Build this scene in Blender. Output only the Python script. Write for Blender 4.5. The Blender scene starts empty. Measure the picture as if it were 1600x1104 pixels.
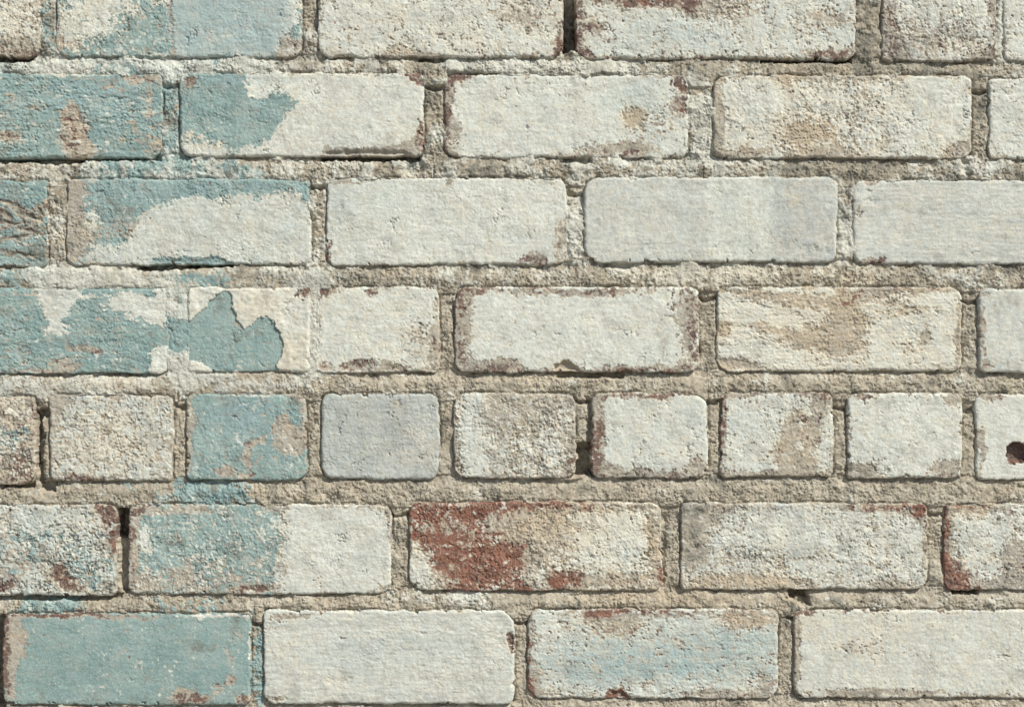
import bpy, math, random
import numpy as np

# ------------------------------------------------------------------ camera, sky, sun, exposure
S = bpy.context.scene
K = 0.00055            # metres per survey unit (a brick is 385 units = 212 mm long)
CX, CY, Z0 = 800.0, 552.0, 1.30
LENS = 55.0
DIST = 1600*K*LENS/36.0
cam = bpy.data.cameras.new("camera"); cam.lens = LENS; cam.sensor_width = 36.0
cam.clip_start = 0.05; cam.clip_end = 500
co = bpy.data.objects.new("camera", cam); S.collection.objects.link(co)
co.location = (0, -DIST, Z0); co.rotation_euler = (math.pi/2, 0, 0)
S.camera = co

SUN = np.array([0.50, -0.50, 0.71]); SUN /= np.linalg.norm(SUN)
el = math.asin(SUN[2]); az = math.atan2(SUN[0], SUN[1])
w = bpy.data.worlds.new("World"); S.world = w; w.use_nodes = True
nt = w.node_tree; bg = nt.nodes['Background']; bg.inputs[1].default_value = 0.08
sky = nt.nodes.new('ShaderNodeTexSky'); sky.sky_type = 'NISHITA'; sky.sun_disc = False
sky.sun_elevation = el; sky.sun_rotation = az
nt.links.new(sky.outputs[0], bg.inputs[0])
sl = bpy.data.lights.new("sun", 'SUN'); sl.energy = 4.8; sl.angle = math.radians(0.55); sl.color = (1.0, 0.972, 0.89)
so = bpy.data.objects.new("sun", sl); S.collection.objects.link(so)
from mathutils import Vector
so.rotation_euler = Vector(-SUN).to_track_quat('-Z', 'Y').to_euler(); so.location = (3, -3, 5)
S.view_settings.view_transform = 'Standard'; S.view_settings.look = 'None'
S.view_settings.gamma = 1; S.view_settings.exposure = 0.04

# ------------------------------------------------------------------ procedural noise
rng = np.random.RandomState(7)
N = 256
_a = rng.rand(N, N).astype(np.float32)*2*np.pi
GX, GY = np.cos(_a), np.sin(_a)
def perlin(x, y, seed):
    x = x + seed*37.31 + 1000; y = y + seed*91.7 + 1000
    xi = np.floor(x); yi = np.floor(y)
    fx = (x-xi).astype(np.float32); fy = (y-yi).astype(np.float32)
    xi = xi.astype(np.int32) % N; yi = yi.astype(np.int32) % N
    x1 = (xi+1) % N; y1 = (yi+1) % N
    u = fx*fx*fx*(fx*(fx*6-15)+10); v = fy*fy*fy*(fy*(fy*6-15)+10)
    a = GX[yi, xi]*fx + GY[yi, xi]*fy
    b = GX[yi, x1]*(fx-1) + GY[yi, x1]*fy
    c = GX[y1, xi]*fx + GY[y1, xi]*(fy-1)
    d = GX[y1, x1]*(fx-1) + GY[y1, x1]*(fy-1)
    return (a+(b-a)*u) + ((c+(d-c)*u)-(a+(b-a)*u))*v
def fbm(x, y, sc, octv, seed, gain=0.55):
    r = 0; amp = 1.0; n = 0; f = 1.0/sc
    for i in range(octv):
        r = r + amp*perlin(x*f, y*f, seed+i*13)
        n += amp*amp; amp *= gain; f *= 2.03
    return r/math.sqrt(n)*1.6
def ss(x, a, b):
    t = np.clip((x-a)/(b-a), 0, 1); return t*t*(3-2*t)
def sig(x): return 1/(1+np.exp(-np.clip(x, -30, 30)))
def terrace(f, n, sharp=0.18):
    g = f*n; fl = np.floor(g); fr = g-fl
    return (fl+ss(fr, 0.5-sharp, 0.5+sharp))/n

# ------------------------------------------------------------------ the survey of the wall: bricks
# x0, y0, x1, y1, settings, label   (settings: w white paint, t teal paint, p plaster residue, n patchiness, r relief,
# e worn rim, g grime, b pale blue, a grey, c cream, s streak, o orange brick)
D = dict(w=.75, t=-2., p=.3, n=.45, r=1., e=1., g=0., b=0., a=0., c=.1, s=1., o=.08)
BR = []
def B(x0, y0, x1, y1, label=None, **k):
    q = dict(D); q.update(k); BR.append((x0, y0, x1, y1, q, label))
# first course
B(-320,-42,62,90,"brick with dirty buff flaking paint and dark red bottom edge in the top left corner", w=.0,t=-.35,p=.5,n=.9,r=1.6,g=.3,c=.4)
B(88,-42,472,90,"brick half in cream blotches over teal and half in smooth pale blue grey paint, in the top course", w=-.6,t=.7,n=.95,r=1.1,e=.6,c=.35)
B(497,-42,880,90,"speckled cream white brick to the left of the deep upright gap in the top course", w=.5,n=.65,r=1.3,c=.3)
B(899,-42,1337,92,"long white brick with a red patch along its top, to the right of the deep upright gap", w=.5,n=.6,r=1.25,c=.15,b=.1)
B(1378,-42,1556,95,"rough white brick with a shaded chipped left edge, at the right of the top course", w=.4,n=.6,r=1.4,e=1.5,g=.1)
B(1567,-42,1760,95,"white brick cut by the top right corner", w=.5,r=1.3)
# second course
B(-130,115,254,247,"teal brick with wood-like streaks and a brown bare patch near its middle", w=-.95,t=.95,n=.7,r=1.3,e=.75,s=2.6,c=.5)
B(281,114,663,245,"brick painted teal at its left end and cream white at its right with a long chipped lower lip", w=.8,t=.9,n=.4,r=.9,c=.15)
B(693,117,1076,246,"clean white brick with dark red worn ends, in the second course", w=.7,n=.45,r=.9,e=1.25)
B(1114,118,1518,247,"mottled white and buff brick with a clean white patch near its right end", w=.42,n=.5,r=1.4,e=1.2,c=.3,p=.7,a=.1)
B(1545,122,1930,248,"white brick at the right edge in the second course", w=.65,n=.5,r=1.2,e=1.2)
# third course
B(-310,282,74,417,"teal brick with dark bare horizontal gashes at the left edge", w=-.75,t=.6,n=.7,r=1.3,s=2.,p=0,g=.7,c=.4,b=.1)
B(104,279,485,414,"brick with teal paint across its top left and lilac white paint below", w=.75,t=.8,n=.4,r=1.1,a=.22,b=.15,e=.8)
B(511,278,886,414,"smooth off-white brick in the third course with a worn right end", w=.8,n=.4,r=.85,a=.12)
B(912,277,1308,410,"grey white brick with a paler upright band, in the third course", w=.8,n=.4,r=.6,a=.5,c=.1,e=.6)
B(1334,281,1720,412,"plain grey white brick at the right of the third course", w=1.0,n=.3,r=.55,a=.5,e=.5,s=2.)
# fourth course
B(-110,449,262,583,"teal brick with a hanging cream paint run and torn cream corners", w=-1.,t=1.2,n=.65,r=1.1,e=.35,s=1.8)
B(293,448,485,581,"short brick with a big torn white paint flake curling round bare teal", w=1.0,t=1.6,n=.3,r=.7,e=.3,c=.45,k=2.9,wk=.2)
B(496,448,686,582,"short cream white brick with nicks along its bottom, right of the torn flake", w=.75,n=.45,r=.9,e=1.2,c=.25)
B(711,448,1092,581,"white brick with a purple grey worn rim and a chip out of its lower edge", w=.75,n=.45,r=.8,e=1.2,p=.2)
B(1121,448,1503,580,"white brick streaked with buff and marked by a small red V at its top", w=.72,n=.5,r=1.4,e=.9,s=2.2,p=1.0,o=.7,c=.5)
B(1529,451,1910,582,"plain pale grey brick at the right edge in the fourth course", w=1.,n=.3,r=.5,a=.45,e=.6)
# header course
B(-130,618,56,757,"small brick mottled in teal and rusty brown at the left edge", w=-.3,t=-.35,p=.15,n=.95,r=1.4,e=1.,o=.2,g=.3,c=.4)
B(77,616,270,752,"small rough brick mottled in grey, lilac and buff", w=.2,n=.55,r=1.5,e=1.,a=.45,p=.7,b=.1)
B(291,615,479,750,"small bright teal brick with brown bare patches at its right", w=-2.,t=.85,n=.6,r=.9,e=.7,b=.0)
B(501,614,687,748,"small smooth blue grey brick", w=1.1,n=.6,r=1.2,e=.4,a=1.1,b=.15,c=.0,g=.2)
B(709,614,898,747,"small rough brick mottled in grey and buff, left of the square hole", w=.12,n=.45,r=1.7,e=1.,a=.2,p=.8)
B(925,614,1106,747,"small white brick with a bare brown left rim, right of the square hole", w=.65,n=.5,r=1.,e=1.2,p=.1,b=.1)
B(1126,613,1303,745,"small white brick with buff upright streaks on its right half", w=.5,n=.5,r=1.2,e=1.1,b=.08)
B(1324,614,1503,747,"small clean white brick with a grimy bottom edge", w=.65,n=.4,r=1.0,e=1.1)
B(1525,616,1710,749,"small white brick with a round drilled hole, at the right edge", w=.85,n=.35,r=.7,e=1.)
# sixth course
B(-200,788,182,930,"brick mottled in white, lilac and teal with a bare maroon right corner", w=.0,t=-.1,n=.95,r=1.8,e=.9,a=.25,b=.25,p=.4)
B(200,787,611,928,"brick mottled in teal and buff on its left and plain grey white on its right", w=.65,t=.3,n=.75,r=1.1,e=1.,a=.15,p=.75)
B(639,784,1035,922,"brick with bare rust red at its left and cream white paint at its right", w=.35,n=.75,r=1.7,e=.9,c=.45,o=.9,p=.45)
B(1064,785,1450,920,"rough white and grey brick with red along the right of its top edge", w=.32,n=.6,r=1.5,e=1.1,a=.25,p=.7)
B(1475,787,1860,921,"rough white brick with a red brown lower left corner, at the right edge", w=.35,n=.6,r=1.5,e=1.8,p=.4,o=.6)
# seventh course
B(-380,958,-18,1098)
B(4,957,392,1101,"smooth teal brick in the bottom left corner", w=-1.6,t=1.1,n=.28,r=.4,e=.9,p=.2)
B(412,953,803,1099,"grey white brushed brick with a maroon nick in its right edge, in the bottom course", w=.9,n=.35,r=.9,s=2.6,a=.35,e=.6)
B(825,951,1217,1091,"white brick washed with pale blue, in the bottom course", w=.45,n=.55,r=1.2,e=1.,s=1.6,b=.15,o=.6)
B(1240,952,1625,1090,"beige white brick in the bottom right corner", w=.7,n=.45,r=.85,a=.25,c=.25)
NVIS = len(BR)
# ring of brickwork just beyond the frame
rr = random.Random(3)
def ring(y0, y1, xs):
    for x in xs:
        B(x, y0+rr.uniform(-2,2), x+384, y1+rr.uniform(-2,2), None, w=rr.uniform(.2,.8), r=1.2, a=rr.uniform(0,.4))
ring(-210,-78,[-560,-150,262,674,1086,1498,1910]); ring(-376,-246,[-760,-350,62,474,886,1298,1710,2122])
ring(1122,1256,[-560,-190,220,632,1042,1454,1866]); ring(1288,1420,[-760,-350,62,474,886,1298,1710,2122])
for y0, y1, xl, xr in ((-42,90,-730,1786),(115,247,-540,1956),(281,414,-720,1746),(449,582,-520,1936),(616,750,-540,1736),
                       (787,925,-610,1886),(955,1094,-790,1652)):
    ring(y0, y1, [xl, xr])
ring(281,414,[2156]); ring(616,750,[2146]); ring(955,1094,[2062])

# ------------------------------------------------------------------ patches: where paint survives, peels, chips; one brick edge in painted shade
CH = ['w','t','p','g','b','a','c','o','h']
PT = []
def E(ch, amp, cx, cy, rx, ry, rot=0, soft=.25, sc='b'): PT.append((ch, amp, 'e', (cx,cy,rx,ry,math.radians(rot)), soft, sc))
def P(ch, amp, pts, soft=4, sc='b'): PT.append((ch, amp, 'p', pts, soft, sc))
def R(ch, amp, x0, y0, x1, y1, soft=4, sc='b'): P(ch, amp, [(x0,y0),(x1,y0),(x1,y1),(x0,y1)], soft, sc)

# top-left bricks
E('w',-1.5, 35,85,60,18); E('p',-1.5,30,85,60,14); E('t',-.6,30,40,60,60); E('w',.6,20,30,35,30)
E('w',1.15,165,15,60,36,-10); E('w',.55,118,60,34,30); E('t',-.8,100,60,14,50); E('w',-1.8,225,62,50,30,-30)
R('w',2.6,268,-60,440,86,5); R('b',1.,268,-60,455,92,3); R('w',1.5,400,-60,470,40,6); E('w',1.6,225,84,32,6); R('c',-.4,268,-60,470,95,3)
E('w',-2,452,80,26,20); E('t',-2.5,452,80,24,18); R('b',-1,442,60,474,95,6)
E('t',1.0,260,40,7,60); E('w',-2.2,269,42,4,50); E('t',-1.7,268,45,3,46)
E('w',-.9,620,82,24,10); E('w',-1.4,665,88,16,6); E('w',-.8,820,25,40,22); E('w',-1.6,876,75,8,18); E('p',-1.5,876,75,8,18)
E('w',-2,1020,2,70,10); E('p',-2,1020,2,70,10); E('o',.3,1020,2,60,12)
for x,y,a,b_ in ((905,20,9,12),(925,42,13,10),(903,60,8,12),(910,82,12,7),(1300,85,34,6),(1078,8,12,14)): E('w',-2.2,x,y,a,b_); E('p',-2,x,y,a,b_)
E('w',-.6,1120,10,60,22); E('w',-.7,1290,30,50,16); E('b',.35,1040,55,70,28)
E('w',-2.2,1392,60,16,50,-15); E('p',-1,1392,50,14,50,-15); E('g',.6,1400,80,26,18); E('w',-.7,1470,60,50,24); E('w',-1.5,1545,82,12,8); E('p',-1.5,1545,82,12,8)  # rough brick's shadowed left side, shade painted as bare brick and grime
E('w',-.6,1556,40,10,60)
# second course
E('t',-2.6,115,205,20,38,-12); E('t',-2.2,128,236,24,12); E('w',-2,115,205,28,40); E('p',-.7,115,200,20,36); E('p',-.6,122,230,18,14)
E('t',-1.4,15,212,30,8); E('p',-1,15,212,30,8); E('t',-1.6,215,123,26,6); E('t',-1.4,244,230,18,16); E('w',1.5,100,116,60,6)
E('w',.7,30,222,60,4); E('w',.7,60,200,60,3); E('t',-.8,235,160,12,40); E('b',.3,160,150,90,30)
P('w',-3,[(284,132),(300,122),(372,118),(392,152),(440,150),(452,162),(436,186),(425,205),(398,222),(365,226),(340,214),(300,196),(284,196)],4)
E('w',1.4,398,144,22,10,10); E('w',.9,305,188,10,8); E('b',.6,410,124,60,8)
E('w',-.6,310,222,30,10); E('c',.7,330,215,50,16); E('t',-2,296,128,10,8); E('p',-1,296,126,10,8); R('t',-2.5,470,110,670,250,8)
P('w',-2.6,[(505,233),(540,232),(590,233),(620,228),(650,214),(664,216),(664,250),(505,250)],2); P('p',.7,[(505,235),(640,233),(640,250),(505,250)],3); P('a',.8,[(505,233),(650,230),(650,250),(505,250)],3)
P('h',-5,[(510,238),(560,236),(620,236),(640,240),(655,252),(500,252)],1.5)
E('w',-2.4,650,124,16,7,40); E('p',-2,650,124,16,8,40); E('w',-1.6,660,212,8,22); E('p',-1.6,660,212,8,22)
E('w',-2,712,122,24,6); E('p',-2,712,122,24,6); E('w',-2,698,190,6,34); E('p',-2,698,190,6,30); E('w',-1.5,702,138,8,20)
E('w',-.9,712,205,14,26); E('w',-.55,1010,190,44,40); E('c',1.,990,183,18,14); E('w',-1.4,990,183,14,11); E('p',2,990,183,14,11)
E('b',.4,1000,150,50,30); E('b',.3,1020,220,30,20)
E('w',-2.3,1066,130,14,12); E('p',-2,1066,130,12,10); E('w',-2.3,1066,165,14,14); E('p',-2,1066,165,13,12); E('w',-1.4,970,232,50,9); E('p',.5,970,232,50,8); E('w',-2,988,238,14,5); E('p',-2,988,238,14,5)
R('w',1.0,1418,128,1506,214,8); R('w',-.35,1250,118,1390,246,20); E('w',.6,1190,150,40,26); E('w',-.9,1255,210,30,16); E('c',.6,1255,205,40,30)
E('w',-1.4,1120,180,10,60); E('g',.4,1122,225,14,18); E('w',-1.3,1170,240,26,7); E('p',-1.5,1165,240,22,5); E('w',-1.6,1290,240,34,8); E('w',-1.4,1500,235,20,14); E('p',-1,1500,238,18,10)
E('c',.6,1230,130,20,30); E('w',-.8,1226,130,14,16)
# third course
for x,y,a,b_,r_ in ((18,320,26,3,20),(38,334,16,3,28),(52,342,14,2.5,10),(18,348,24,2,6),(60,330,9,3,60),(20,372,20,2.5,-8),(45,362,16,2,12),(30,396,26,2.5,5),(8,335,12,3,30)):
    E('t',-2.6,x,y,a,b_+1,r_); E('g',2.4,x,y,a,b_,r_,.3); E('h',-2.,x,y,a,b_,r_,.3); E('w',-2,x,y,a,b_+1,r_); E('p',.5,x,y,a,b_,r_)
E('t',.8,40,295,40,14); E('w',.8,45,375,30,10)
P('w',-3,[(132,280),(300,280),(480,280),(476,286),(440,292),(400,302),(380,296),(340,304),(300,300),(262,312),(240,308),(232,318),(206,338),(196,366),(184,376),(150,374),(166,350),(130,320)],4)
P('w',-2,[(104,280),(134,280),(130,330),(134,395),(112,408),(104,400)],6); P('t',-2,[(104,280),(134,280),(130,330),(134,395),(112,408),(104,400)],6); E('p',.8,118,340,20,60)
E('w',1.2,150,330,14,14); E('w',1.,300,318,22,10)
P('w',-2.4,[(238,403),(300,404),(350,400),(364,414),(230,416)],2); P('h',-2.5,[(238,405),(300,406),(350,402),(364,418),(230,418)],2)
E('t',-2,400,360,200,30); E('w',-1.2,480,300,7,22)
E('w',-2.4,835,406,20,8); E('p',-1.5,835,406,18,6); E('w',-1.6,513,398,6,18); E('p',-1.6,514,398,6,18); E('w',-1.,878,380,12,40); E('w',-1.2,540,284,26,4); E('w',-1.8,700,284,6,8); E('b',.25,560,320,60,50)
R('a',-1.3,1112,270,1196,420,4); R('a',.15,1200,270,1320,420,4); R('w',.5,1112,270,1196,420,6); R('b',.15,1112,270,1220,420,6); E('c',.5,1240,310,10,14); E('a',.3,1250,350,50,60)
E('w',-1.6,1360,286,14,5); E('p',-1,1360,286,14,5); E('w',-1.6,1370,406,20,5); E('p',-1,1370,406,20,5); E('w',-1,1342,330,5,16)
# fourth course
P('w',3.4,[(58,440),(118,440),(112,470),(100,490),(92,508),(82,512),(76,494),(66,470)],3)
P('w',3.2,[(185,458),(215,462),(240,470),(250,455),(264,455),(266,495),(252,508),(238,502),(225,492),(212,494),(200,480),(180,474)],4)
P('w',3.0,[(233,570),(245,548),(266,540),(266,588),(236,588)],3)
E('w',1.2,130,462,40,6); E('w',1.,170,480,16,8); E('t',-1.8,135,546,32,5,8); E('p',-.6,135,546,30,5,8); E('t',-1.6,105,568,26,10); E('t',-1.4,60,580,60,5); E('w',.9,90,520,24,5); E('w',.8,55,565,40,6)
E('t',-1.,110,455,16,24); E('a',.5,85,470,14,20)
P('w',-4.2,[(352,452),(362,460),(363,482),(372,504),(384,516),(394,508),(404,498),(416,494),(428,506),(437,522),(442,540),(438,556),(432,570),(434,582),(340,582),(318,566),(292,560),(292,506),(306,494),(322,480),(338,462)],1.6)
E('c',.7,452,556,20,22); E('c',.5,400,476,30,20); E('w',-1.6,400,576,18,4); E('t',-2.4,470,520,30,90); E('w',-1.4,474,458,14,12); E('p',-1.2,474,456,12,9); E('a',.6,478,480,8,30)
E('w',1.6,345,566,18,3,5)
R('t',-3,490,440,700,590,4); E('w',-2.2,560,572,20,9); E('p',-1.2,560,572,18,8); E('h',-3,560,574,20,8); E('w',-1.3,605,574,34,8); E('w',-1.5,680,540,9,30); E('w',-.8,652,530,26,30); E('w',-1.6,505,454,18,7); E('p',-1.6,508,454,14,6); E('w',-1.6,580,456,8,7); E('p',-1.6,580,456,7,6); E('w',-1.6,503,574,16,6); E('p',-1.4,503,574,14,6)
E('w',-2.2,722,500,14,60); E('p',-1.2,718,500,10,60); E('w',-1.8,745,452,40,7); E('p',-1.,745,452,30,6); E('w',-1.5,905,458,90,6); E('p',-.9,905,458,60,5); E('w',-2.2,760,572,50,10); E('p',-1.4,770,575,30,7); E('g',.5,760,573,46,8)
P('w',-3,[(868,566),(878,561),(890,562),(908,576),(914,584),(864,584)],1.5); P('h',-6,[(868,570),(880,564),(890,565),(908,578),(914,586),(864,586)],1.5); P('p',1.5,[(868,566),(878,561),(890,562),(908,576),(914,584),(864,584)],2); P('c',.6,[(868,566),(878,561),(890,562),(908,576),(914,584),(864,584)],2)
E('w',-1.2,1000,576,90,5); E('p',-1.2,1010,578,50,4); E('w',-1.1,1078,520,16,60); E('p',-.8,1084,520,8,40); E('w',-.9,1060,480,20,24); E('c',-.1,900,520,100,50)
P('w',-2.4,[(1266,516),(1348,514),(1352,540),(1330,550),(1300,552),(1268,544)],5); E('w',-1.6,1180,460,50,8,5); E('w',-1.,1260,470,60,12); E('w',-1.6,1320,490,26,22); E('w',-1.2,1200,512,36,8,8); E('w',-1.1,1240,530,20,14); E('w',-1.5,1370,458,22,10)
P('w',-3,[(1306,449),(1322,449),(1330,460),(1346,449),(1350,456),(1328,486),(1316,484)],2); P('p',-2.6,[(1306,449),(1320,449),(1326,470),(1344,449),(1350,453),(1328,486),(1316,484)],2)
E('w',-2,1150,568,34,10,8); E('h',-1.5,1150,570,34,10,8); E('w',-1.4,1130,512,12,14); E('c',.8,1130,512,14,16); E('c',.4,1300,500,80,50); E('w',-1.3,1448,525,10,12); E('w',-1.,1410,480,36,12); E('w',-1.1,1425,540,24,7); E('w',-2.,1445,453,50,4); E('p',-2,1445,453,46,3.5); E('w',-1.7,1498,520,6,40); E('p',-1,1499,520,5,36); E('w',.6,1200,555,90,8); E('w',.5,1160,490,50,12)
E('w',-1.5,1540,460,14,6); E('w',-1.5,1534,520,5,40); E('p',-.6,1534,520,4,40); E('w',-1.4,1540,572,12,7)
# header course
E('t',-.9,20,640,40,12); E('p',-.5,15,735,50,30); E('t',-1.,15,740,50,20); E('t',.7,20,680,30,16)
E('w',-2.4,125,748,34,6); E('p',-2.4,125,748,34,6); E('w',-1.,86,640,10,30); E('p',-1,84,640,6,30); E('c',.5,180,700,60,30)
E('t',-2.2,452,690,24,20,30); E('t',-2.2,440,668,10,20); E('t',-2,388,712,7,20); E('t',-2,400,690,14,6); E('t',-2.2,350,735,18,9); E('t',-2,385,744,14,6); E('t',-1.4,472,700,8,18); E('p',1.2,300,690,12,60); E('t',-1.6,295,680,8,60); E('w',2.6,380,617,70,3); E('t',-1.2,475,640,4,30); E('b',.35,380,650,60,30); E('t',.6,350,650,40,30); E('t',.7,330,700,26,24); E('w',2.2,298,640,5,10)
E('c',.3,640,700,30,30); E('a',-.15,640,700,50,50); E('b',.15,520,650,40,60); E('w',-1.,620,630,20,6,30)
E('w',-2.2,893,722,7,26); E('p',-2.6,893,722,7,26); E('w',-1.6,715,720,8,24); E('p',-2,714,728,6,20); E('w',.9,735,690,16,60); E('w',-.5,810,650,50,30); E('w',-1.5,875,624,20,10); E('p',-1,875,624,18,8)
E('w',-2.4,934,690,10,54); E('p',-1.4,934,690,8,50); E('w',-2,950,738,30,10); E('g',.5,955,740,30,9); E('w',-1.3,1020,741,60,6); E('g',.3,1020,741,60,6); E('w',-1.2,1090,730,14,20); E('w',-1.6,935,622,14,8); E('w',-1.2,1010,618,60,4); E('p',-1.4,1040,617,50,3)
E('w',-1.5,1232,690,14,46,12); E('w',-1.1,1270,660,12,50,10); E('w',-1.3,1252,730,22,18); E('c',.5,1250,690,34,50); E('w',-2,1129,660,5,50); E('p',-2,1128,660,4,50); E('w',-1.6,1150,618,24,5); E('w',-1.4,1290,625,14,18); E('p',-1.3,1292,625,10,16); E('w',-1.4,1220,740,60,5); E('g',.35,1220,740,50,5)
E('w',-1.6,1345,735,26,12); E('g',.6,1345,736,26,11); E('w',-1.3,1480,730,22,14); E('w',-1.5,1345,620,16,6); E('p',-.8,1345,620,14,5); E('w',-1.3,1490,625,16,10); E('g',.3,1420,744,60,4)
E('w',-1.6,1550,620,24,5); E('g',.3,1548,622,20,4); E('w',-1.6,1532,700,6,30)
E('w',-5,1591,708,17.5,17.5,0,.06); E('p',-5,1591,708,19,19,0,.06); E('h',-13,1591,708,16.5,16.5,0,.05); E('o',.1,1591,708,20,20)
# sixth course
P('w',-3.4,[(146,790),(176,790),(184,800),(184,872),(178,862),(170,834),(160,808)],2.5); P('t',-3.4,[(146,790),(176,790),(184,800),(184,872),(178,862),(170,834),(160,808)],2.5); P('p',-3.4,[(148,790),(176,790),(184,800),(184,870),(178,858),(170,834),(160,808)],2.5)
for x,y,a,b_,r_ in ((105,906,18,9,20),(120,918,14,7,0),(90,890,8,8,0),(5,915,22,7,-20)): E('w',-3,x,y,a,b_,r_); E('t',-3,x,y,a,b_,r_); E('p',-2.4,x,y,a,b_,r_)
E('w',.6,70,810,70,18); E('t',.6,130,900,40,16); E('t',.5,90,840,24,14); E('w',.9,60,925,70,5); E('w',-1.,40,880,40,10,-20); E('t',.3,40,850,40,30)
R('t',-3,452,780,620,935,6); R('w',-1.05,190,780,446,935,6); R('w',.5,460,780,620,930,8)
E('t',.55,350,815,90,20); E('t',.5,380,850,50,20); E('t',-.5,280,905,70,18); E('t',.4,270,860,40,14)
E('t',-2.4,206,850,7,70); E('p',-2,204,850,5,70); E('t',-2.4,222,796,20,8,-30); E('p',-2,220,795,18,7,-30); E('t',-1.6,222,912,16,14); E('p',-1.4,216,912,10,14); E('w',-.8,206,850,8,80); E('w',.9,225,850,10,26)
E('w',-2.6,395,919,26,6); E('t',-3,395,919,26,6); E('p',-3,395,919,26,6); E('h',-2,400,920,20,5); E('t',-1,290,800,60,6); E('w',-1.3,608,800,6,16); E('p',-1.4,608,805,5,20); E('w',-1.1,560,793,60,4); E('w',-1.3,600,920,14,8)
P('w',-2.4,[(640,786),(760,786),(850,786),(800,806),(765,812),(770,830),(790,850),(815,880),(800,900),(820,922),(690,922),(672,890),(660,860),(640,830)],9)
P('p',-3.2,[(640,786),(790,786),(772,800),(750,812),(770,834),(800,860),(816,882),(790,900),(820,922),(690,922),(674,890),(660,860),(640,830)],6)
E('p',1.6,705,822,30,12,10); E('p',1.2,725,852,28,11); E('p',.9,735,880,40,7,-10); E('p',1.4,668,826,10,12); E('p',1.,740,838,16,8); E('w',1.2,770,845,14,9); E('w',.9,715,818,24,6); E('p',1.6,700,905,20,9,10)
P('w',1.8,[(640,848),(652,850),(662,872),(672,900),(690,922),(650,922),(640,900)],4); P('p',2.,[(640,848),(652,850),(662,872),(672,900),(690,922),(650,922),(640,900)],3); P('a',.3,[(640,848),(652,850),(662,872),(672,900),(690,922),(650,922),(640,900)],3)
R('w',-2.4,830,784,920,792,3); R('p',-2.6,760,784,915,792,3); P('w',-3,[(864,898),(908,896),(914,916),(880,922),(858,916)],3); P('p',-3,[(864,898),(908,896),(914,916),(880,922),(858,916)],3)
E('w',-1.3,812,855,14,8); E('p',-2,812,855,12,8); E('w',-1,850,830,40,40); E('w',.7,960,840,50,34); E('w',-1.3,1022,840,12,40); E('c',.4,1022,840,14,44); E('w',-1,960,905,60,10); E('c',.4,880,820,80,40); E('w',-1.4,1030,900,8,20); E('p',-2,1031,902,6,12); E('w',-1.2,985,792,40,6)
E('w',-1.3,1090,805,34,18); E('g',.75,1095,798,36,10); E('g',.55,1080,840,20,40); E('w',-1.,1085,850,20,40); E('g',.35,1165,797,36,8); E('w',-.5,1180,870,60,14)
E('w',-2,1380,792,56,7); E('p',-2.2,1380,792,54,6); E('w',-2.4,1436,800,12,12); E('p',-2.4,1436,800,11,11); E('o',.8,1400,795,60,14); E('w',-1.2,1446,835,7,34); E('p',-1.4,1447,830,5,30); E('w',-1.1,1170,908,90,10); E('c',.7,1170,908,90,12); E('w',-1.2,1100,795,30,6); E('p',-1.6,1125,793,16,6); E('w',-1.4,1380,912,20,6); E('w',.4,1240,825,50,30)
P('w',-3.2,[(1476,870),(1492,876),(1500,892),(1508,900),(1516,914),(1520,922),(1476,922)],3); P('p',-3,[(1476,868),(1490,874),(1498,892),(1506,900),(1514,912),(1518,922),(1476,922)],3); E('w',-2.2,1480,840,7,50); E('p',-2.2,1479,840,5,50); E('w',-1.8,1510,791,40,7); E('p',-1.8,1510,790,36,5); E('c',.6,1520,800,30,12); E('w',-1.2,1585,870,22,20); E('w',-1.3,1590,905,30,12); E('w',-1.6,1540,915,18,6); E('p',-1.2,1540,917,16,5)
# seventh course
E('t',-2.6,12,1020,16,70); E('t',-1.3,30,1000,16,30); E('p',1.2,26,1000,14,70); E('p',-1.8,8,1020,8,70); R('t',-2.6,14,957,170,964,2); R('p',-2,14,957,160,963,2); E('t',-1.8,200,964,40,4); E('w',2.6,330,962,70,4); E('w',2.,388,1000,4,60)
E('t',-2.4,300,1090,30,9); E('t',-2,285,1082,14,7); E('p',-1.8,305,1092,28,8); E('t',-1.8,362,1062,10,12); E('t',-1.6,358,1024,4,14,-20); E('t',-2,382,1090,14,7); E('p',-1.4,384,1090,12,6); E('t',-1.3,340,1075,10,10); E('w',1.8,245,1088,8,5); E('t',-1,365,990,10,10)
E('w',-2.8,799,1003,6,14); E('p',-3,799,1003,6,14); E('h',-3,800,1003,6,12); E('w',-1.3,450,962,40,5); E('w',-.8,430,975,24,12); E('g',.3,455,985,26,6,20); E('w',-1,430,1090,24,6); E('g',.25,600,1093,160,4); E('b',.2,600,1020,100,30)
E('b',.75,930,1045,90,26); E('b',.75,1100,1042,110,24); E('b',.6,1000,1005,110,24); E('b',.5,1150,1000,60,30); E('w',-2,948,958,32,7); E('p',-2.6,945,957,30,5); E('w',-1.5,1020,957,60,5); E('p',-1.2,1050,956,60,3); E('w',-1.,960,975,40,16); E('c',.5,960,978,40,18); E('w',-1.4,1165,966,36,12); E('c',.6,1165,966,40,14)
E('w',-2.2,830,1070,10,22); E('p',-2.2,829,1074,8,18); E('w',-1.4,836,1046,12,10); E('w',-1.5,829,1000,5,40); E('p',-1.4,828,1000,4,40)
P('w',-3,[(948,1090),(956,1076),(968,1074),(982,1084),(990,1092)],2); P('p',-3,[(948,1090),(956,1076),(968,1074),(982,1084),(990,1092)],2); P('h',-4,[(950,1092),(958,1079),(968,1077),(980,1086),(988,1094)],2)
E('w',-1,1195,1070,14,20); E('w',-1.1,1130,1084,50,5); E('p',-1.4,1080,1088,20,3)
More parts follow.
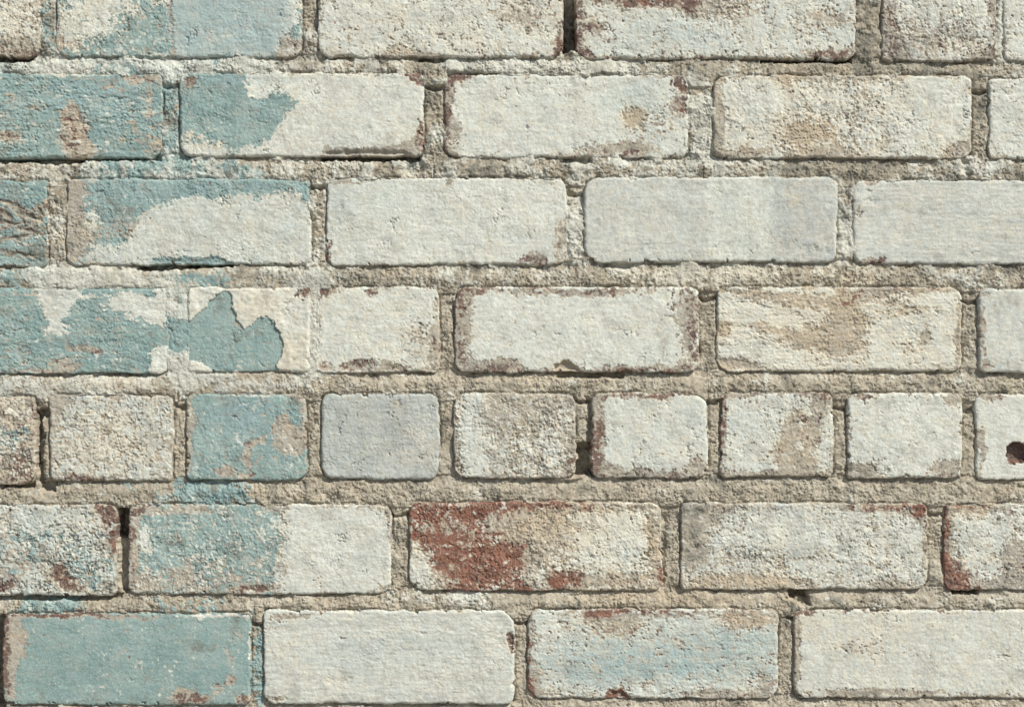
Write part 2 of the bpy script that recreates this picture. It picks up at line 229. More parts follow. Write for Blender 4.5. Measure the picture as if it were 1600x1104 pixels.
E('c',.3,1330,985,100,26); E('w',-1.6,1254,956,14,5); E('p',-2,1254,956,13,5); E('w',-1.3,1244,1020,6,50); E('w',-.6,1340,1010,50,14); E('w',-1.2,1330,1080,44,6); E('w',-1.1,1420,1080,50,5); E('g',.2,1330,1082,100,5)

# mortar: paint carried over joints
m = dict(sc='m')
R('t',1.6,140,90,245,118,6,'m'); R('t',1.1,300,88,440,112,8,'m'); R('w',1.2,40,88,140,118,6,'m'); E('w',1.4,255,98,40,14,0,.25,'m'); R('t',1.0,0,96,60,112,8,'m'); R('w',.9,330,100,460,114,4,'m')
P('t',1.9,[(150,258),(215,250),(340,252),(375,262),(420,275),(380,284),(120,284)],5,'m'); R('t',-1.5,0,252,95,282,6,'m')
P('w',1.9,[(70,420),(128,418),(150,440),(120,450),(60,450),(52,436)],4,'m'); R('t',1.,0,420,60,448,6,'m'); R('t',1.5,235,436,320,452,3,'m'); P('w',2.2,[(130,420),(190,430),(260,446),(262,456),(180,452),(120,446)],3,'m'); P('t',1.9,[(262,436),(350,426),(360,440),(310,456),(262,458)],3,'m'); R('w',.8,365,420,520,450,6,'m')
R('t',4.5,256,490,300,552,2.5,'m'); R('w',-4,258,502,296,546,2.2,'m'); R('t',2.5,282,460,294,500,3,'m'); R('w',2.6,256,455,298,500,4,'m'); P('w',3.,[(252,546),(300,546),(310,590),(300,606),(285,610),(268,590)],3,'m'); E('t',1.4,283,462,8,8,0,.2,'m'); E('h',5.,275,515,34,75,0,.15,'m'); E('w',-2,278,470,8,5,0,.2,'m')
R('h',5.,478,452,506,578,5,'m'); R('w',2.2,478,440,504,580,6,'m'); R('w',1.1,0,588,240,612,7,'m'); R('w',.8,330,588,470,612,6,'m'); E('c',.6,200,600,60,10,0,.4,'m'); E('c',.7,300,440,60,8,0,.4,'m'); R('a',.5,0,585,480,616,10,'m'); R('h',4.5,0,424,260,448,5,'m'); R('h',4.5,256,420,510,448,5,'m'); R('h',3.8,0,590,430,612,6,'m')
R('t',1.5,285,755,395,786,6,'m'); R('t',.6,200,760,285,786,8,'m'); R('t',1.6,28,934,130,956,5,'m'); R('t',.7,240,936,390,956,6,'m'); R('t',1.2,392,975,414,1110,4,'m'); R('g',.5,0,752,260,784,8,'m'); R('t',.5,100,260,104,280,4,'m')
R('t',.7,254,130,284,220,5,'m'); R('c',.6,58,640,80,740,3,'m'); R('g',.35,58,640,80,740,3,'m')
R('w',1.4,1078,150,1116,246,6,'m'); R('w',1.,690,92,1000,116,6,'m'); R('w',.8,886,300,912,400,5,'m'); R('w',.9,1306,300,1336,395,5,'m'); R('w',1.3,1556,-60,1568,95,3,'m'); R('h',4,1554,-60,1570,95,3,'m')
for x,y,a,b_ in ((670,130,24,14),(678,105,30,12),(1350,40,24,60),(1440,110,70,12),(1500,115,30,14),(1320,262,100,14),(1085,110,24,14),(560,435,60,12),(470,102,20,30),(1330,290,16,30),(740,262,60,12),(420,435,60,9),(1040,92,60,10),(1525,160,10,40),(1240,100,60,10)): E('g',1.,x,y,a,b_,0,.4,'m'); E('w',-.7,x,y,a,b_,0,.5,'m')
R('w',-.8,1200,96,1335,114,5,'m'); R('c',.6,1200,96,1335,114,5,'m'); R('w',.8,960,418,1200,446,8,'m'); R('c',.6,960,418,1400,446,10,'m'); R('g',.4,1400,425,1600,446,12,'m'); R('c',.4,900,925,1230,950,10,'m'); E('w',.8,700,930,80,12,0,.3,'m'); E('c',.8,1240,935,12,10,0,.2,'m')
# mortar: missing mortar, open cracks
def HO(x0,y0,x1,y1,dep=-60,soft=1.2): R('h',dep,x0,y0,x1,y1,soft,'m')
HO(878,-60,902,80,-36); HO(901,692,928,742,-30); HO(180,796,202,838,-40); HO(186,830,202,925,-14); HO(214,412,305,421,-26); HO(300,412,362,417,-20)
HO(500,240,655,250,-26); HO(1235,918,1262,934,-30); HO(1246,934,1264,945,-16); HO(1490,918,1528,927,-28); HO(-60,84,54,95,-22); HO(-60,244,130,254,-20); HO(120,244,250,250,-12); HO(1190,88,1330,96,-22)
HO(62,752,85,766,-16); HO(56,640,64,752,-18,2); HO(62,640,78,650,-14); HO(0,754,50,762,-14); HO(-60,928,190,936,-9); HO(-20,960,5,1104,-40); HO(870,580,975,590,-14); HO(940,410,985,417,-10); HO(60,576,262,587,-4); HO(655,88,692,95,-14); HO(700,112,780,119,-8); HO(880,245,920,253,-10)
for x0,x1,y in ((256,282,134),(486,511,292),(612,640,803),(1093,1121,466),(1106,1126,628),(271,291,634),(1450,1475,804),(804,825,975),(393,412,974),(1303,1324,637),(1503,1526,638),(664,692,138),(1504,1529,470),(1519,1545,143),(886,912,304),(898,924,628),(1232,1245,965)):
    P('h',-9,[(x0,y-4),((x0+x1)/2,y),(x1,y-3),(x1,y+3),((x0+x1)/2,y+5),(x0,y+2)],1.2,'m')
HO(1504,250,1516,282,-7,3); HO(916,620,926,692,-7,1.5); HO(1034,805,1040,900,-4,1.5)
E('h',-12,646,262,14,12,0,.3,'m'); E('h',5,712,435,30,8,0,.3,'m'); E('h',6,890,745,20,6,0,.2,'m')

def poly_sdf(U, V, pts):
    d = np.full(U.shape, 1e9, np.float32); s = np.ones(U.shape, np.float32)
    n = len(pts)
    for i in range(n):
        ax, ay = pts[i]; bx, by = pts[i-1]
        ex, ey = bx-ax, by-ay; wx = U-ax; wy = V-ay
        t = np.clip((wx*ex+wy*ey)/(ex*ex+ey*ey+1e-9), 0, 1)
        d = np.minimum(d, (wx-ex*t)**2+(wy-ey*t)**2)
        c1 = V >= ay; c2 = V < by; c3 = ex*wy > ey*wx
        flip = (c1 & c2 & c3) | (~c1 & ~c2 & ~c3)
        s = np.where(flip, -s, s)
    return s*np.sqrt(d)      # positive inside (sign fixed below)

def patches(u, v, UW, VW, scope):
    """u, v axes of a tensor grid; UW, VW warped coordinates. Returns dict of additive fields."""
    out = {c: np.zeros(UW.shape, np.float32) for c in CH}
    for ch, amp, kind, data, soft, sc in PT:
        if sc != scope: continue
        if kind == 'e':
            cx, cy, rx, ry, ro = data; R_ = max(rx, ry)*1.0
            x0, x1, y0, y1 = cx-R_-4*soft*R_-14, cx+R_+4*soft*R_+14, cy-R_-4*soft*R_-14, cy+R_+4*soft*R_+14
        else:
            xs = [p[0] for p in data]; ys = [p[1] for p in data]; mm = soft*6+14
            x0, x1, y0, y1 = min(xs)-mm, max(xs)+mm, min(ys)-mm, max(ys)+mm
        i0, i1 = np.searchsorted(u, [x0, x1]); j0, j1 = np.searchsorted(v, [y0, y1])
        if i1 <= i0 or j1 <= j0: continue
        if ch == 'h':
            A = (UW[j0:j1, i0:i1]*.7 + u[None, i0:i1]*.3); Bv = (VW[j0:j1, i0:i1]*.7 + v[j0:j1, None]*.3)
        else:
            A = UW[j0:j1, i0:i1]; Bv = VW[j0:j1, i0:i1]
        if kind == 'e':
            dx = A-cx; dy = Bv-cy; c_, s_ = math.cos(ro), math.sin(ro)
            r = np.sqrt(((dx*c_+dy*s_)/rx)**2 + ((-dx*s_+dy*c_)/ry)**2)
            f = sig((1-r)/(soft if (ch == 'h' or soft < .2) else soft*1.5)*1.6)
        else:
            sd = poly_sdf(A, Bv, data)
            # orientation-free sign: test far outside value
            f = sig(sd*poly_sign(data)/(soft*(2.9 if soft >= 3 and ch != 'h' else 1))*1.8)
        out[ch][j0:j1, i0:i1] += (amp*f).astype(np.float32)
    return out
_ps = {}
def poly_sign(pts):
    k = id(pts)
    if k not in _ps:
        _ps[k] = -1.0 if poly_sdf(np.array([[-9999.0]]), np.array([[-9999.5]]), pts)[0, 0] > 0 else 1.0
    return _ps[k]

# ------------------------------------------------------------------ mesh from a tensor grid
def grid_mesh(name, u, v, H, keep, masks, mat, parent, centre, label=None):
    ny, nx = H.shape
    U, V = np.meshgrid(u, v)
    used = np.zeros((ny, nx), bool)
    used[:-1, :-1] |= keep; used[1:, :-1] |= keep; used[:-1, 1:] |= keep; used[1:, 1:] |= keep
    idx = np.full((ny, nx), -1, np.int32); idx[used] = np.arange(used.sum())
    co_ = np.empty((used.sum(), 3), np.float32)
    co_[:, 0] = (U[used]-CX)*K - centre[0]; co_[:, 1] = -H[used]*K - centre[1]; co_[:, 2] = (CY-V[used])*K + Z0 - centre[2]
    a = idx[:-1, :-1][keep]; b = idx[1:, :-1][keep]; c = idx[1:, 1:][keep]; d = idx[:-1, 1:][keep]
    q = np.stack([a, b, c, d], 1).ravel()
    me = bpy.data.meshes.new(name)
    me.vertices.add(len(co_)); me.vertices.foreach_set('co', co_.ravel())
    me.loops.add(len(q)); me.loops.foreach_set('vertex_index', q)
    npoly = len(q)//4
    me.polygons.add(npoly); me.polygons.foreach_set('loop_start', np.arange(0, 4*npoly, 4, dtype=np.int32))
    me.polygons.foreach_set('use_smooth', np.ones(npoly, bool))
    me.update(calc_edges=True)
    for an, chs in masks.items():
        at = me.color_attributes.new(an, 'FLOAT_COLOR', 'POINT')
        at.data.foreach_set('color', np.stack([x[used] for x in chs], 1).astype(np.float32).ravel())
    me.materials.append(mat)
    o = bpy.data.objects.new(name, me); S.collection.objects.link(o); o.parent = parent; o.location = centre
    if label: o['label'] = label
    return o

# ------------------------------------------------------------------ materials
def wall_material(name, bareA, bareB, resid, rbump):
    m_ = bpy.data.materials.new(name); m_.use_nodes = True; t = m_.node_tree; nd = t.nodes; ln = t.links
    bs = nd['Principled BSDF']
    geo = nd.new('ShaderNodeNewGeometry')
    def noise(sc, det=4, rough=.6, vec=None):
        n = nd.new('ShaderNodeTexNoise'); n.inputs['Scale'].default_value = sc; n.inputs['Detail'].default_value = det
        n.inputs['Roughness'].default_value = rough; ln.new(vec or geo.outputs['Position'], n.inputs['Vector']); return n
    def attr(nm):
        a = nd.new('ShaderNodeAttribute'); a.attribute_name = nm
        s = nd.new('ShaderNodeSeparateColor'); ln.new(a.outputs['Color'], s.inputs[0]); return s.outputs[0], s.outputs[1], s.outputs[2], a.outputs['Alpha']
    W, T, Pm, G = attr('cover'); Bl, Gr, Cr, Or = attr('tint')
    def mix(fac, a, b, mode='MIX'):
        x = nd.new('ShaderNodeMix'); x.data_type = 'RGBA'; x.blend_type = mode
        for s, val in ((x.inputs[0], fac), (x.inputs[6], a), (x.inputs[7], b)):
            if isinstance(val, (tuple, list)): s.default_value = (*val, 1)
            elif isinstance(val, float): s.default_value = val
            else: ln.new(val, s)
        return x.outputs[2]
    def rng_(src, a, b, c, d):
        r = nd.new('ShaderNodeMapRange'); ln.new(src, r.inputs[0]); 
        for i, val in enumerate((a, b, c, d)): r.inputs[i+1].default_value = val
        return r.outputs[0]
    def mul(a, b):
        x = nd.new('ShaderNodeMath'); x.operation = 'MULTIPLY'; ln.new(a, x.inputs[0])
        if isinstance(b, float): x.inputs[1].default_value = b
        else: ln.new(b, x.inputs[1])
        return x.outputs[0]
    n1 = noise(60, 5); n2 = noise(420, 4, .7); n3 = noise(18, 4); n4 = noise(1100, 2, .6)
    bare = mix(Or, bareA, bareB)
    bare = mix(rng_(n2.outputs[0], .3, .7, 0, .5), bare, (resid[0]*.6, resid[1]*.55, resid[2]*.5))
    res = mix(rng_(n1.outputs[0], .35, .65, 0, 1), resid, (resid[0]*.80, resid[1]*.82, resid[2]*.84))
    n5 = noise(260, 4, .7)
    res = mix(rng_(n5.outputs[0], .5, .68, 0, .55), res, (resid[0]*.5, resid[1]*.46, resid[2]*.40))
    res = mix(rng_(n5.outputs[0], .48, .34, 0, .6), res, (.56, .53, .46))
    res = mix(mul(Cr, .6), res, (.52, .41, .27))
    res = mix(mul(rng_(n3.outputs[0], .5, .7, 0, 1), .35), res, (.33, .32, .28))
    col = mix(Pm, bare, res)
    teal = mix(rng_(n3.outputs[0], .35, .65, 0, 1), (.225, .325, .31), (.285, .385, .36))
    teal = mix(Bl, teal, (.265, .375, .405))
    teal = mix(rng_(n1.outputs[0], .5, .72, 0, .35), teal, (.165, .26, .265))
    teal = mix(rng_(n1.outputs[0], .52, .30, 0, .7), teal, (.36, .43, .405))
    col = mix(T, col, teal)
    wh = mix(rng_(n3.outputs[0], .35, .65, 0, 1), (.685, .70, .625), (.625, .64, .58))
    wh = mix(Gr, wh, (.46, .475, .445))
    wh = mix(Bl, wh, (.345, .44, .435))
    wh = mix(mul(Cr, .75), wh, (.67, .60, .46))
    wh = mix(rng_(n1.outputs[0], .50, .70, 0, .5), wh, (.47, .455, .40))
    wh = mix(rng_(n5.outputs[0], .54, .68, 0, .5), wh, (.40, .375, .31))
    col = mix(W, col, wh)
    col = mix(G, col, (.17, .162, .132))
    sp = rng_(n4.outputs[0], .60, .72, 0, .45)
    col = mix(sp, col, (.80, .77, .66)); sp2 = rng_(n2.outputs[0], .62, .74, 0, .5)
    col = mix(sp2, col, (.17, .15, .12))
    hsv = nd.new('ShaderNodeHueSaturation'); ln.new(col, hsv.inputs['Color']); ln.new(rng_(n2.outputs[0], .3, .7, .80, 1.10), hsv.inputs['Value'])
    ln.new(hsv.outputs[0], bs.inputs['Base Color'])
    ln.new(rng_(T, 0, 1, .85, .6), bs.inputs['Roughness']); bs.inputs['Specular IOR Level'].default_value = .25
    bp = nd.new('ShaderNodeBump'); bp.inputs['Strength'].default_value = rbump; bp.inputs['Distance'].default_value = .0007
    hb = nd.new('ShaderNodeMath'); hb.operation = 'ADD'; ln.new(n2.outputs[0], hb.inputs[0]); ln.new(mul(n4.outputs[0], .7), hb.inputs[1])
    ln.new(hb.outputs[0], bp.inputs['Height']); ln.new(bp.outputs[0], bs.inputs['Normal'])
    return m_
M_brick = wall_material('painted_brick', (.130, .070, .060), (.25, .085, .052), (.45, .41, .34), .5)
M_mortar = wall_material('lime_mortar', (.31, .275, .215), (.35, .295, .215), (.49, .445, .355), .8)

def plain(name, c1, c2, sc):
    m_ = bpy.data.materials.new(name); m_.use_nodes = True; t = m_.node_tree; b = t.nodes['Principled BSDF']
    n = t.nodes.new('ShaderNodeTexNoise'); n.inputs['Scale'].default_value = sc; n.inputs['Detail'].default_value = 6
    r = t.nodes.new('ShaderNodeValToRGB'); r.color_ramp.elements[0].color = (*c1, 1); r.color_ramp.elements[1].color = (*c2, 1)
    r.color_ramp.elements[0].position = .35; r.color_ramp.elements[1].position = .65
    g = t.nodes.new('ShaderNodeNewGeometry'); t.links.new(g.outputs['Position'], n.inputs['Vector'])
    t.links.new(n.outputs[0], r.inputs[0]); t.links.new(r.outputs[0], b.inputs['Base Color']); b.inputs['Roughness'].default_value = .9
    return m_

# ------------------------------------------------------------------ wall
wall = bpy.data.objects.new('brick_wall', None); S.collection.objects.link(wall)
wall.location = (0, 0, 0); wall.empty_display_size = .2
wall['label'] = "old brick wall in flaking white, cream and teal paint with crumbling buff mortar"
wall['category'] = "brick wall"; wall['kind'] = "thing"
OFF = np.array([0, 0, 0])

def warp(U, V, k=1.):
    return (U + k*6*fbm(U, V, 34, 3, 101) + 3.4*fbm(U, V, 9, 3, 103), V + k*5*fbm(U, V, 30, 3, 151) + 3.0*fbm(U, V, 9, 3, 153))
def rrect(U, V, x0, y0, x1, y1, r):
    qx = np.abs(U-(x0+x1)/2)-(x1-x0)/2+r; qy = np.abs(V-(y0+y1)/2)-(y1-y0)/2+r
    return -(np.sqrt(np.maximum(qx, 0)**2+np.maximum(qy, 0)**2)+np.minimum(np.maximum(qx, qy), 0)-r)
def edge_noise(U, V):
    return 1.5*fbm(U, V, 120, 2, 13) + 1.6*fbm(U, V, 36, 3, 11) + .9*fbm(U, V, 8, 2, 12) - 4.2*ss(fbm(U, V, 24, 4, 14, .65), .5, .95)

def bridge(U, V):
    """where old mortar and thick paint run level across the edge between brick and joint"""
    reg = ss(U, 236, 256)*ss(U, 520, 500)*ss(V, 430, 450)*ss(V, 612, 584) + .8*ss(U, 10, 50)*ss(U, 150, 120)*ss(V, 405, 425)*ss(V, 475, 455)
    return np.clip(.95*ss(fbm(U, V, 46, 4, 110), .05, .6)*(.42+.58*ss(V, 470, 380)) + reg*(.7+.5*fbm(U, V, 20, 3, 111)), 0, 1)
def relief(U, V, s=1.0, rough=1.0):
    """flaky, pitted plaster relief in survey units: smooth skins broken by sharp ragged scarps and crumbs"""
    zone = ss(fbm(U, V, 75, 3, 20) + .35*(rough-1), -.45, .55)          # 0 smooth skin, 1 crumbly
    n6 = fbm(U, V, 6, 2, 26)
    a = fbm(U/s, V, 34, 3, 21) + .22*n6
    b = fbm(U/s, V+U*.35, 13, 3, 22) + .2*n6
    def shingle(L, sd, k):
        g = fbm(U/s, V, L*1.1, 3, sd, .6)*k + (-U*.45/s+V*.9)/L
        f = g-np.floor(g); return f*(1-ss(f, .86, 1.))-.4
    c = shingle(17, 25, 2.2); c2 = shingle(8.5, 27, 1.8)
    mz = ss(fbm(U, V, 28, 3, 28), -.5, .4)
    fl = terrace(a, 2.2, .05)*2.3 + (terrace(b, 1.8, .09)*1.5 + c*2.5*mz + c2*1.4*(1-.4*mz))*(.14+.95*zone)
    pit = -1.8*ss(fbm(U, V, 5.5, 2, 23), .70, .95) - 2.6*ss(fbm(U, V, 10, 2, 29), .95, 1.15)*zone
    bump = 1.4*ss(fbm(U, V, 6, 2, 33), .78, 1.05)
    return fl + pit + bump + (.3+.35*zone)*fbm(U, V, 4.0, 2, 24)

def make_brick(i, br):
    x0, y0, x1, y1, q, label = br
    vis = x1 > -30 and x0 < 1630 and y1 > -30 and y0 < 1134
    st = 1.15 if vis else 5.0
    lo, hi, lo2, hi2 = x0-5, x1+5, y0-5, y1+5
    u = np.arange(lo, hi+st, st); v = np.arange(lo2, hi2+st, st)
    if vis:   # coarser where the brick runs out of the frame
        def ax(a, b, f0, f1):
            s = []; x = a
            while x < b: s.append(x); x += st if f0-40 < x < f1+40 else 5.0
            s.append(b); return np.array(s)
        u = ax(lo, hi, 0, 1600); v = ax(lo2, hi2, 0, 1104)
    U, V = np.meshgrid(u, v); U = U.astype(np.float64); V = V.astype(np.float64)
    rad = np.clip(14 + 5*math.sin(i*7.3) + 11*fbm(U, V, 170, 2, 16), 5, 28)
    BG = bridge(U, V)
    d = rrect(U, V, x0, y0, x1, y1, rad) + edge_noise(U, V)
    UW, VW = warp(U, V, q.get('wk', 1.))
    p = patches(u, v, UW, VW, 'b')
    s = q['s']; so_ = i*311.0
    nA = fbm(U/s+so_, V, 42, 5, 41, .62); nB = fbm(U/s+so_, V, 15, 4, 42, .62); nC = fbm(U/s, V+so_, 60, 5, 43, .6); nD = fbm(U/s, V, 7, 3, 44)
    wear = q['e']*1.05*np.exp(-np.maximum(d, 0)/(3.2+3.0*q['e']))*np.clip(.45+1.1*fbm(U, V, 40, 4, 45)+.5*fbm(U, V, 9, 3, 58), 0, 2.2)
    nE = fbm(U, V, 3.6, 2, 59)
    hi = (.48*nD+.42*nE)*(.45+.35*q['n']+.4*q['r'])
    wf = q['w'] + p['w'] + q['n']*(.5*nA+.55*nB) + hi - wear
    lp = fbm(U/s, V, 36, 3, 81)
    fk = fbm(U/s, V, 6.5, 3, 82)+.75*lp; fk2 = fbm(U/s, V, 7.5, 3, 83)-.7*lp
    W = ss(wf, -.05, .07); Ws = W
    crk = np.exp(-(fbm(U/s, V+U*.2, 30, 4, 95)/.05)**2)*ss(fbm(U, V, 42, 3, 96)+.18*(q['r']-1), .25, .8)*min(1, q['r'])
    W = np.maximum(W, .85*ss(fk, .72+(.6-q['n'])*.6, .86+(.6-q['n'])*.6))*(1-.9*q['n']*ss(fk2, 1.0, 1.15))
    tf = q['t'] + p['t'] + q['n']*(.6*nC+.5*fbm(U/s, V, 16, 4, 46)) + .50*fbm(U, V, 6.5, 3, 60) + .42*nE - wear*.8
    T = ss(tf, -.05, .07)*(1-.95*ss(fk2, .72+(.6-q['n'])*.4, .9+(.6-q['n'])*.4))
    nP = fbm(U, V, 12, 4, 71)
    pf = q['p'] + .35 + .52*p['p'] + .5*fbm(U, V, 30, 4, 47) + .55*nP + .55*nD + .5*nE - wear*.22
    T = T*(1-.55*ss(fbm(U/s, V, 20, 4, 98, .65)+.35*nE, .15, .9)*min(1.2, q['n']+.15)); Pm = ss(pf, -.15, .25); W = W*(1-.45*crk); T = T*(1-.5*crk)
    rim = np.exp(-(wf/.38)**2)*(1-.4*(tf < -.3)); rim2 = np.exp(-(tf/.3)**2)*(1-W)
    thin = ss(-nB-.3*nD, .25, .9)*.35          # paint worn thin
    Wc = W*(1-thin*min(1, q['n']+.1))
    G = np.clip(q['g']*ss(nC, -.2, .8) + np.clip(p['g'], 0, 1)*ss(nB+.5*nD, -.5, .5)*(p['g'] < 1.2) + np.clip(p['g']-1.1, 0, .9) + .62*ss(fbm(U, V, 48, 5, 48, .65)+.2*nD, .3, 1.1)*(1-W*.5), 0, .9)
    G = np.clip(G + .3*ss(fbm(U, V/4, 9, 3, 99)+.5*fbm(U, V, 60, 3, 100), .6, 1.3)*(.4+.6*ss(V, y0+30, y1)), 0, .9)
    Bl = np.clip(q['b'] + p['b'] + .12*nA + .2*nP*(q['b'] + p['b'] > .1), 0, 1)
    Gr = np.clip(q['a'] + p['a'] + .3*nC*(.3+q['n']) + .3*nD + .25*nB + .45*(q['r'] > 1.25)*fbm(U, V, 24, 3, 115) - .2*rim, 0, 1)
    Cr = np.clip(q['c'] + p['c'] + .35*fbm(U, V, 50, 4, 49) + .45*nP + .4*rim, 0, 1)
    Or = np.clip(q['o'] + p['o'] + .4*nC + .6*nP, 0, 1)
    Rr = 1.8+3.2*ss(fbm(U, V, 34, 3, 15), -.5, .7)
    dd = np.clip(d/Rr, 0, 1)
    prof = -Rr*(1-np.sqrt(np.maximum(0, 1-(1-dd)**2)))*(1-.75*BG)
    prof = np.where(d < 0, -Rr*(1-.75*BG) + d*18, prof)
    inner = ss(d, 0, 5)
    rl = relief(U, V, max(1., s*.8), q['r'])*(1+.5*rim+.35*rim2)
    face = 1.1*fbm(U, V, 170, 2, 51+i % 5) + q['r']*(.50*rl)*(1-.42*W) + .2*fbm(U/9, V, 4.5, 2, 91)*(q['s'] > 1.3) + .2*fbm(U/5, V, 6, 2, 92) + .35*fbm(U, V, 60, 2, 57)*q['r']
    face = face + q.get('k', .95)*Ws*(1+.5*np.clip(fbm(U, V, 26, 3, 97), -1, 1.2)) + .6*(W-Ws) - 2.6*crk + .65*T*(1-W) + .35*Pm*(1-W)*(1-T) + p['h']
    off = 1.3*math.sin(i*3.7)
    tilt = .004*math.sin(i*5.1)*(V-(y0+y1)/2) + .0015*math.sin(i*2.3)*(U-(x0+x1)/2)
    H = prof + face*(.25+.75*inner) + np.where(d > -1, (off+tilt)*(1-.6*BG*(d < 30)), 0)
    H = np.maximum(H, -88)
    dm = np.maximum.reduce([d[:-1, :-1], d[1:, :-1], d[:-1, 1:], d[1:, 1:]])
    keep = dm > -5
    c = np.array([((x0+x1)/2-CX)*K, 0, (CY-(y0+y1)/2)*K+Z0]) - OFF
    c2 = c + OFF
    o = grid_mesh('brick', u, v, H, keep, {'cover': (Wc, T, Pm, G), 'tint': (Bl, Gr, Cr, Or)}, M_brick, wall, tuple(c2), label)
    o.location = tuple(c)
    return o

for i, br in enumerate(BR): make_brick(i, br)

# mortar: one sheet for the whole wall, dropping behind the bricks
X0, X1, Y0, Y1 = -770, 2520, -385, 1430
def ax(a, b, f0, f1):
    s = []; x = float(a)
    while x < b: s.append(x); x += 1.2 if f0-25 < x < f1+25 else 5.0
    s.append(b); return np.array(s)
u = ax(X0, X1, 0, 1600); v = ax(Y0, Y1, 0, 1104)
d = np.full((len(v), len(u)), -60.0, np.float32)
below = np.full(d.shape, 99.0, np.float32); side = np.zeros(d.shape, np.float32)
for i, (x0, y0, x1, y1, q, lb) in enumerate(BR):
    i0, i1 = np.searchsorted(u, [x0-40, x1+40]); j0, j1 = np.searchsorted(v, [y0-40, y1+44])
    if i1 <= i0 or j1 <= j0: continue
    Us, Vs = np.meshgrid(u[i0:i1], v[j0:j1])
    rad = np.clip(14 + 5*math.sin(i*7.3) + 11*fbm(Us, Vs, 170, 2, 16), 5, 28)
    dd = rrect(Us, Vs, x0, y0, x1, y1, rad)
    d[j0:j1, i0:i1] = np.maximum(d[j0:j1, i0:i1], dd)
    bl = np.where((Vs > y1-6) & (Us > x0-14) & (Us < x1+14), np.maximum(Vs-y1, 0), 99)
    below[j0:j1, i0:i1] = np.minimum(below[j0:j1, i0:i1], bl)
keepv = np.maximum.reduce([-d[:-1, :-1], -d[1:, :-1], -d[:-1, 1:], -d[1:, 1:]]) > -9
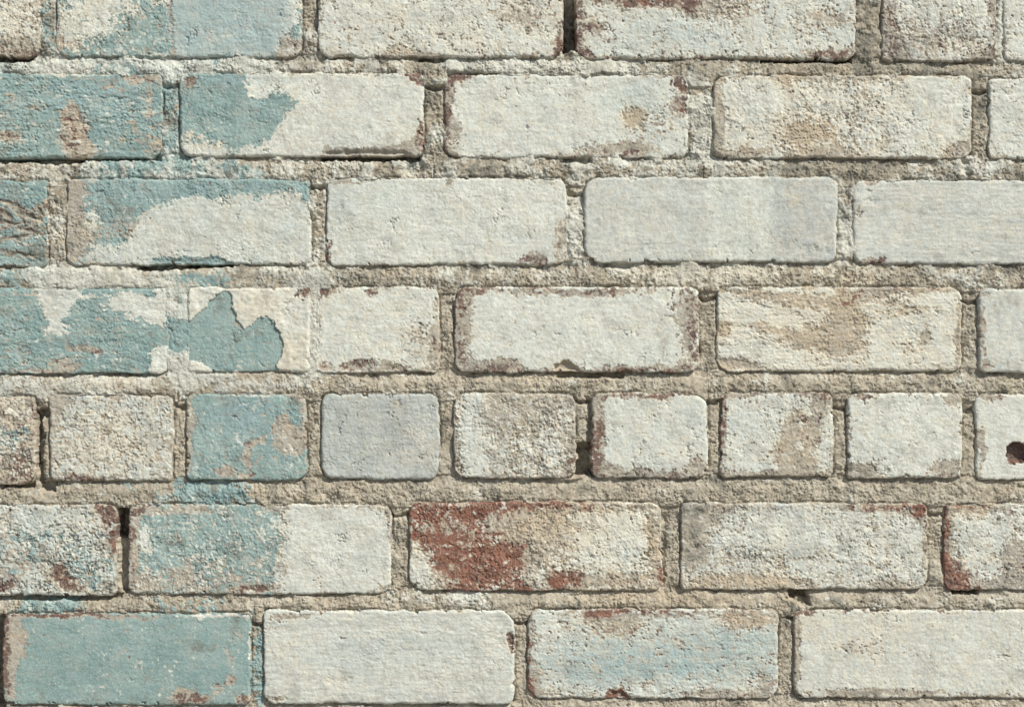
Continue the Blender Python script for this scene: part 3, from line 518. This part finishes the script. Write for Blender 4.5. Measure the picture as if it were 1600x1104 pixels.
# work on the sheet in horizontal bands to hold memory down
H = np.zeros(d.shape, np.float32); outs = [np.zeros(d.shape, np.float32) for _ in range(8)]
for j0 in range(0, len(v), 300):
    j1 = min(len(v), j0+300)
    vb = v[j0:j1]; U, V = np.meshgrid(u, vb)
    db = d[j0:j1] + edge_noise(U, V); bb = below[j0:j1]
    UW, VW = warp(U, V); p = patches(u, vb, UW, VW, 'm')
    nA = fbm(U, V, 45, 5, 61, .62); nB = fbm(U, V, 13, 4, 62, .62); nC = fbm(U, V, 90, 4, 63); BG = bridge(U, V)
    up = ss(V, 470, 380)
    lft = ss(U, 560, 300)
    wf = -.34 + .36*up - .25*ss(V, 560, 640)*ss(U, 200, 500) - .28*(bb > 60) + p['w'] + .65*nA + .5*nB + .42*fbm(U, V, 5, 3, 72)
    wf = wf + .5*BG*ss(V, 470, 380)
    W = ss(wf, -.1, .25)
    tf = -1.15 + .5*lft + .45*ss(U, 430, 330)*ss(V, 330, 290) + p['t'] + .5*fbm(U, V, 40, 5, 64, .6) + .5*nB + .4*fbm(U, V, 6, 3, 73)
    T = ss(tf, -.06, .08)
    G = np.clip(.85*ss(fbm(U, V, 38, 5, 65)+.3*up-.05, .2, 1.0) + np.clip(p['g'], 0, 1)*ss(nB+.4*nA, -.55, .6), 0, .85)*(1-.55*W)
    Pm = ss(.3+.6*nA+.6*nB+.5*fbm(U, V, 5, 2, 74), -.4, .5)
    Bl = np.clip(.08*lft + .1*nC, 0, 1); Gr = np.clip(.35+.35*nC+.3*nB+p['a'], 0, 1); Cr = np.clip(.30+.35*nC+p['c'], 0, 1); Or = np.clip(.4+.4*nA, 0, 1)
    sb = np.clip(bb/26, 0, 1)
    fl = fbm(U, V, 70, 3, 77)
    base = np.where(bb < 60, -6.6+4.9*ss(sb, 0, .8), -4.7) + 1.3*up + .9*lft + 1.2*fl
    base = np.minimum(base, -1.0); flush = np.clip(p['h']/4.5 + BG*(p['h'] > -3), 0, 1)
    cr = np.exp(-((db+1.3)/1.5)**2)*np.clip(.50+1.0*fbm(U, V, 38, 3, 66), 0, 1.3)
    hh = base*(1-.8*flush) + 1.7*fbm(U, V, 48, 4, 67) + (1.0-.6*flush)*relief(U, V+U*.2, 1, 2.2) + 1.0*fbm(U, V, 15, 4, 68) - 2.2*ss(fbm(U, V, 20, 3, 75), .7, 1.0) + .9*W + .5*T*(1-W) - 5.0*cr*(1-.85*flush) + np.minimum(p['h'], 1.0) + 7*fbm(U, V, 13, 3, 78)*ss(-p['h'], 8, 30)
    ov = 5.0*BG*(.6+.8*fbm(U, V, 9, 3, 112))
    hh = np.where(db > 0, np.minimum(hh, 0.2+1.0*BG) - np.maximum(db-ov, 0)*2.2, hh)
    H[j0:j1] = np.maximum(hh, -80)
    for k_, a_ in enumerate((W*.84, T, Pm, G, Bl, Gr, Cr, Or)): outs[k_][j0:j1] = a_
grid_mesh('mortar', u, v, H, keepv, {'cover': outs[:4], 'tint': outs[4:]}, M_mortar, wall, (0, 0, 0), "crumbling buff mortar in the joints, smeared with old white and teal paint")

# body of the wall behind the facing, and ground
def box(name, x0, x1, y0, y1, z0, z1, mat, parent=None):
    vs = [(x, y, z) for z in (z0, z1) for y in (y0, y1) for x in (x0, x1)]
    fs = [(0,2,3,1),(4,5,7,6),(0,1,5,4),(2,6,7,3),(0,4,6,2),(1,3,7,5)]
    me = bpy.data.meshes.new(name); me.from_pydata(vs, [], fs); me.update(); me.materials.append(mat)
    o = bpy.data.objects.new(name, me); S.collection.objects.link(o); o.parent = parent; return o
M_core = plain('old_render', (.30, .27, .22), (.42, .38, .31), 9)
xa, xb = (X0+2-CX)*K, (X1-2-CX)*K; za, zb = (CY-Y1+2)*K+Z0, (CY-Y0-2)*K+Z0
box('core', xa, xb, .052, .20, za, zb, M_core, wall)
box('plinth', xa, xb, -.02, .20, .0, za-.001, M_core, wall)
M_ground = plain('pale_paving', (.22, .21, .19), (.32, .30, .27), 3)
g = bpy.data.meshes.new('ground'); n = 60
g.from_pydata([(-n,-n,0),(n,-n,0),(n,n,0),(-n,n,0)], [], [(0,1,2,3)]); g.materials.append(M_ground)
go = bpy.data.objects.new('ground', g); S.collection.objects.link(go); go['kind'] = 'structure'  # unseen ground, added to bounce light up onto the wall
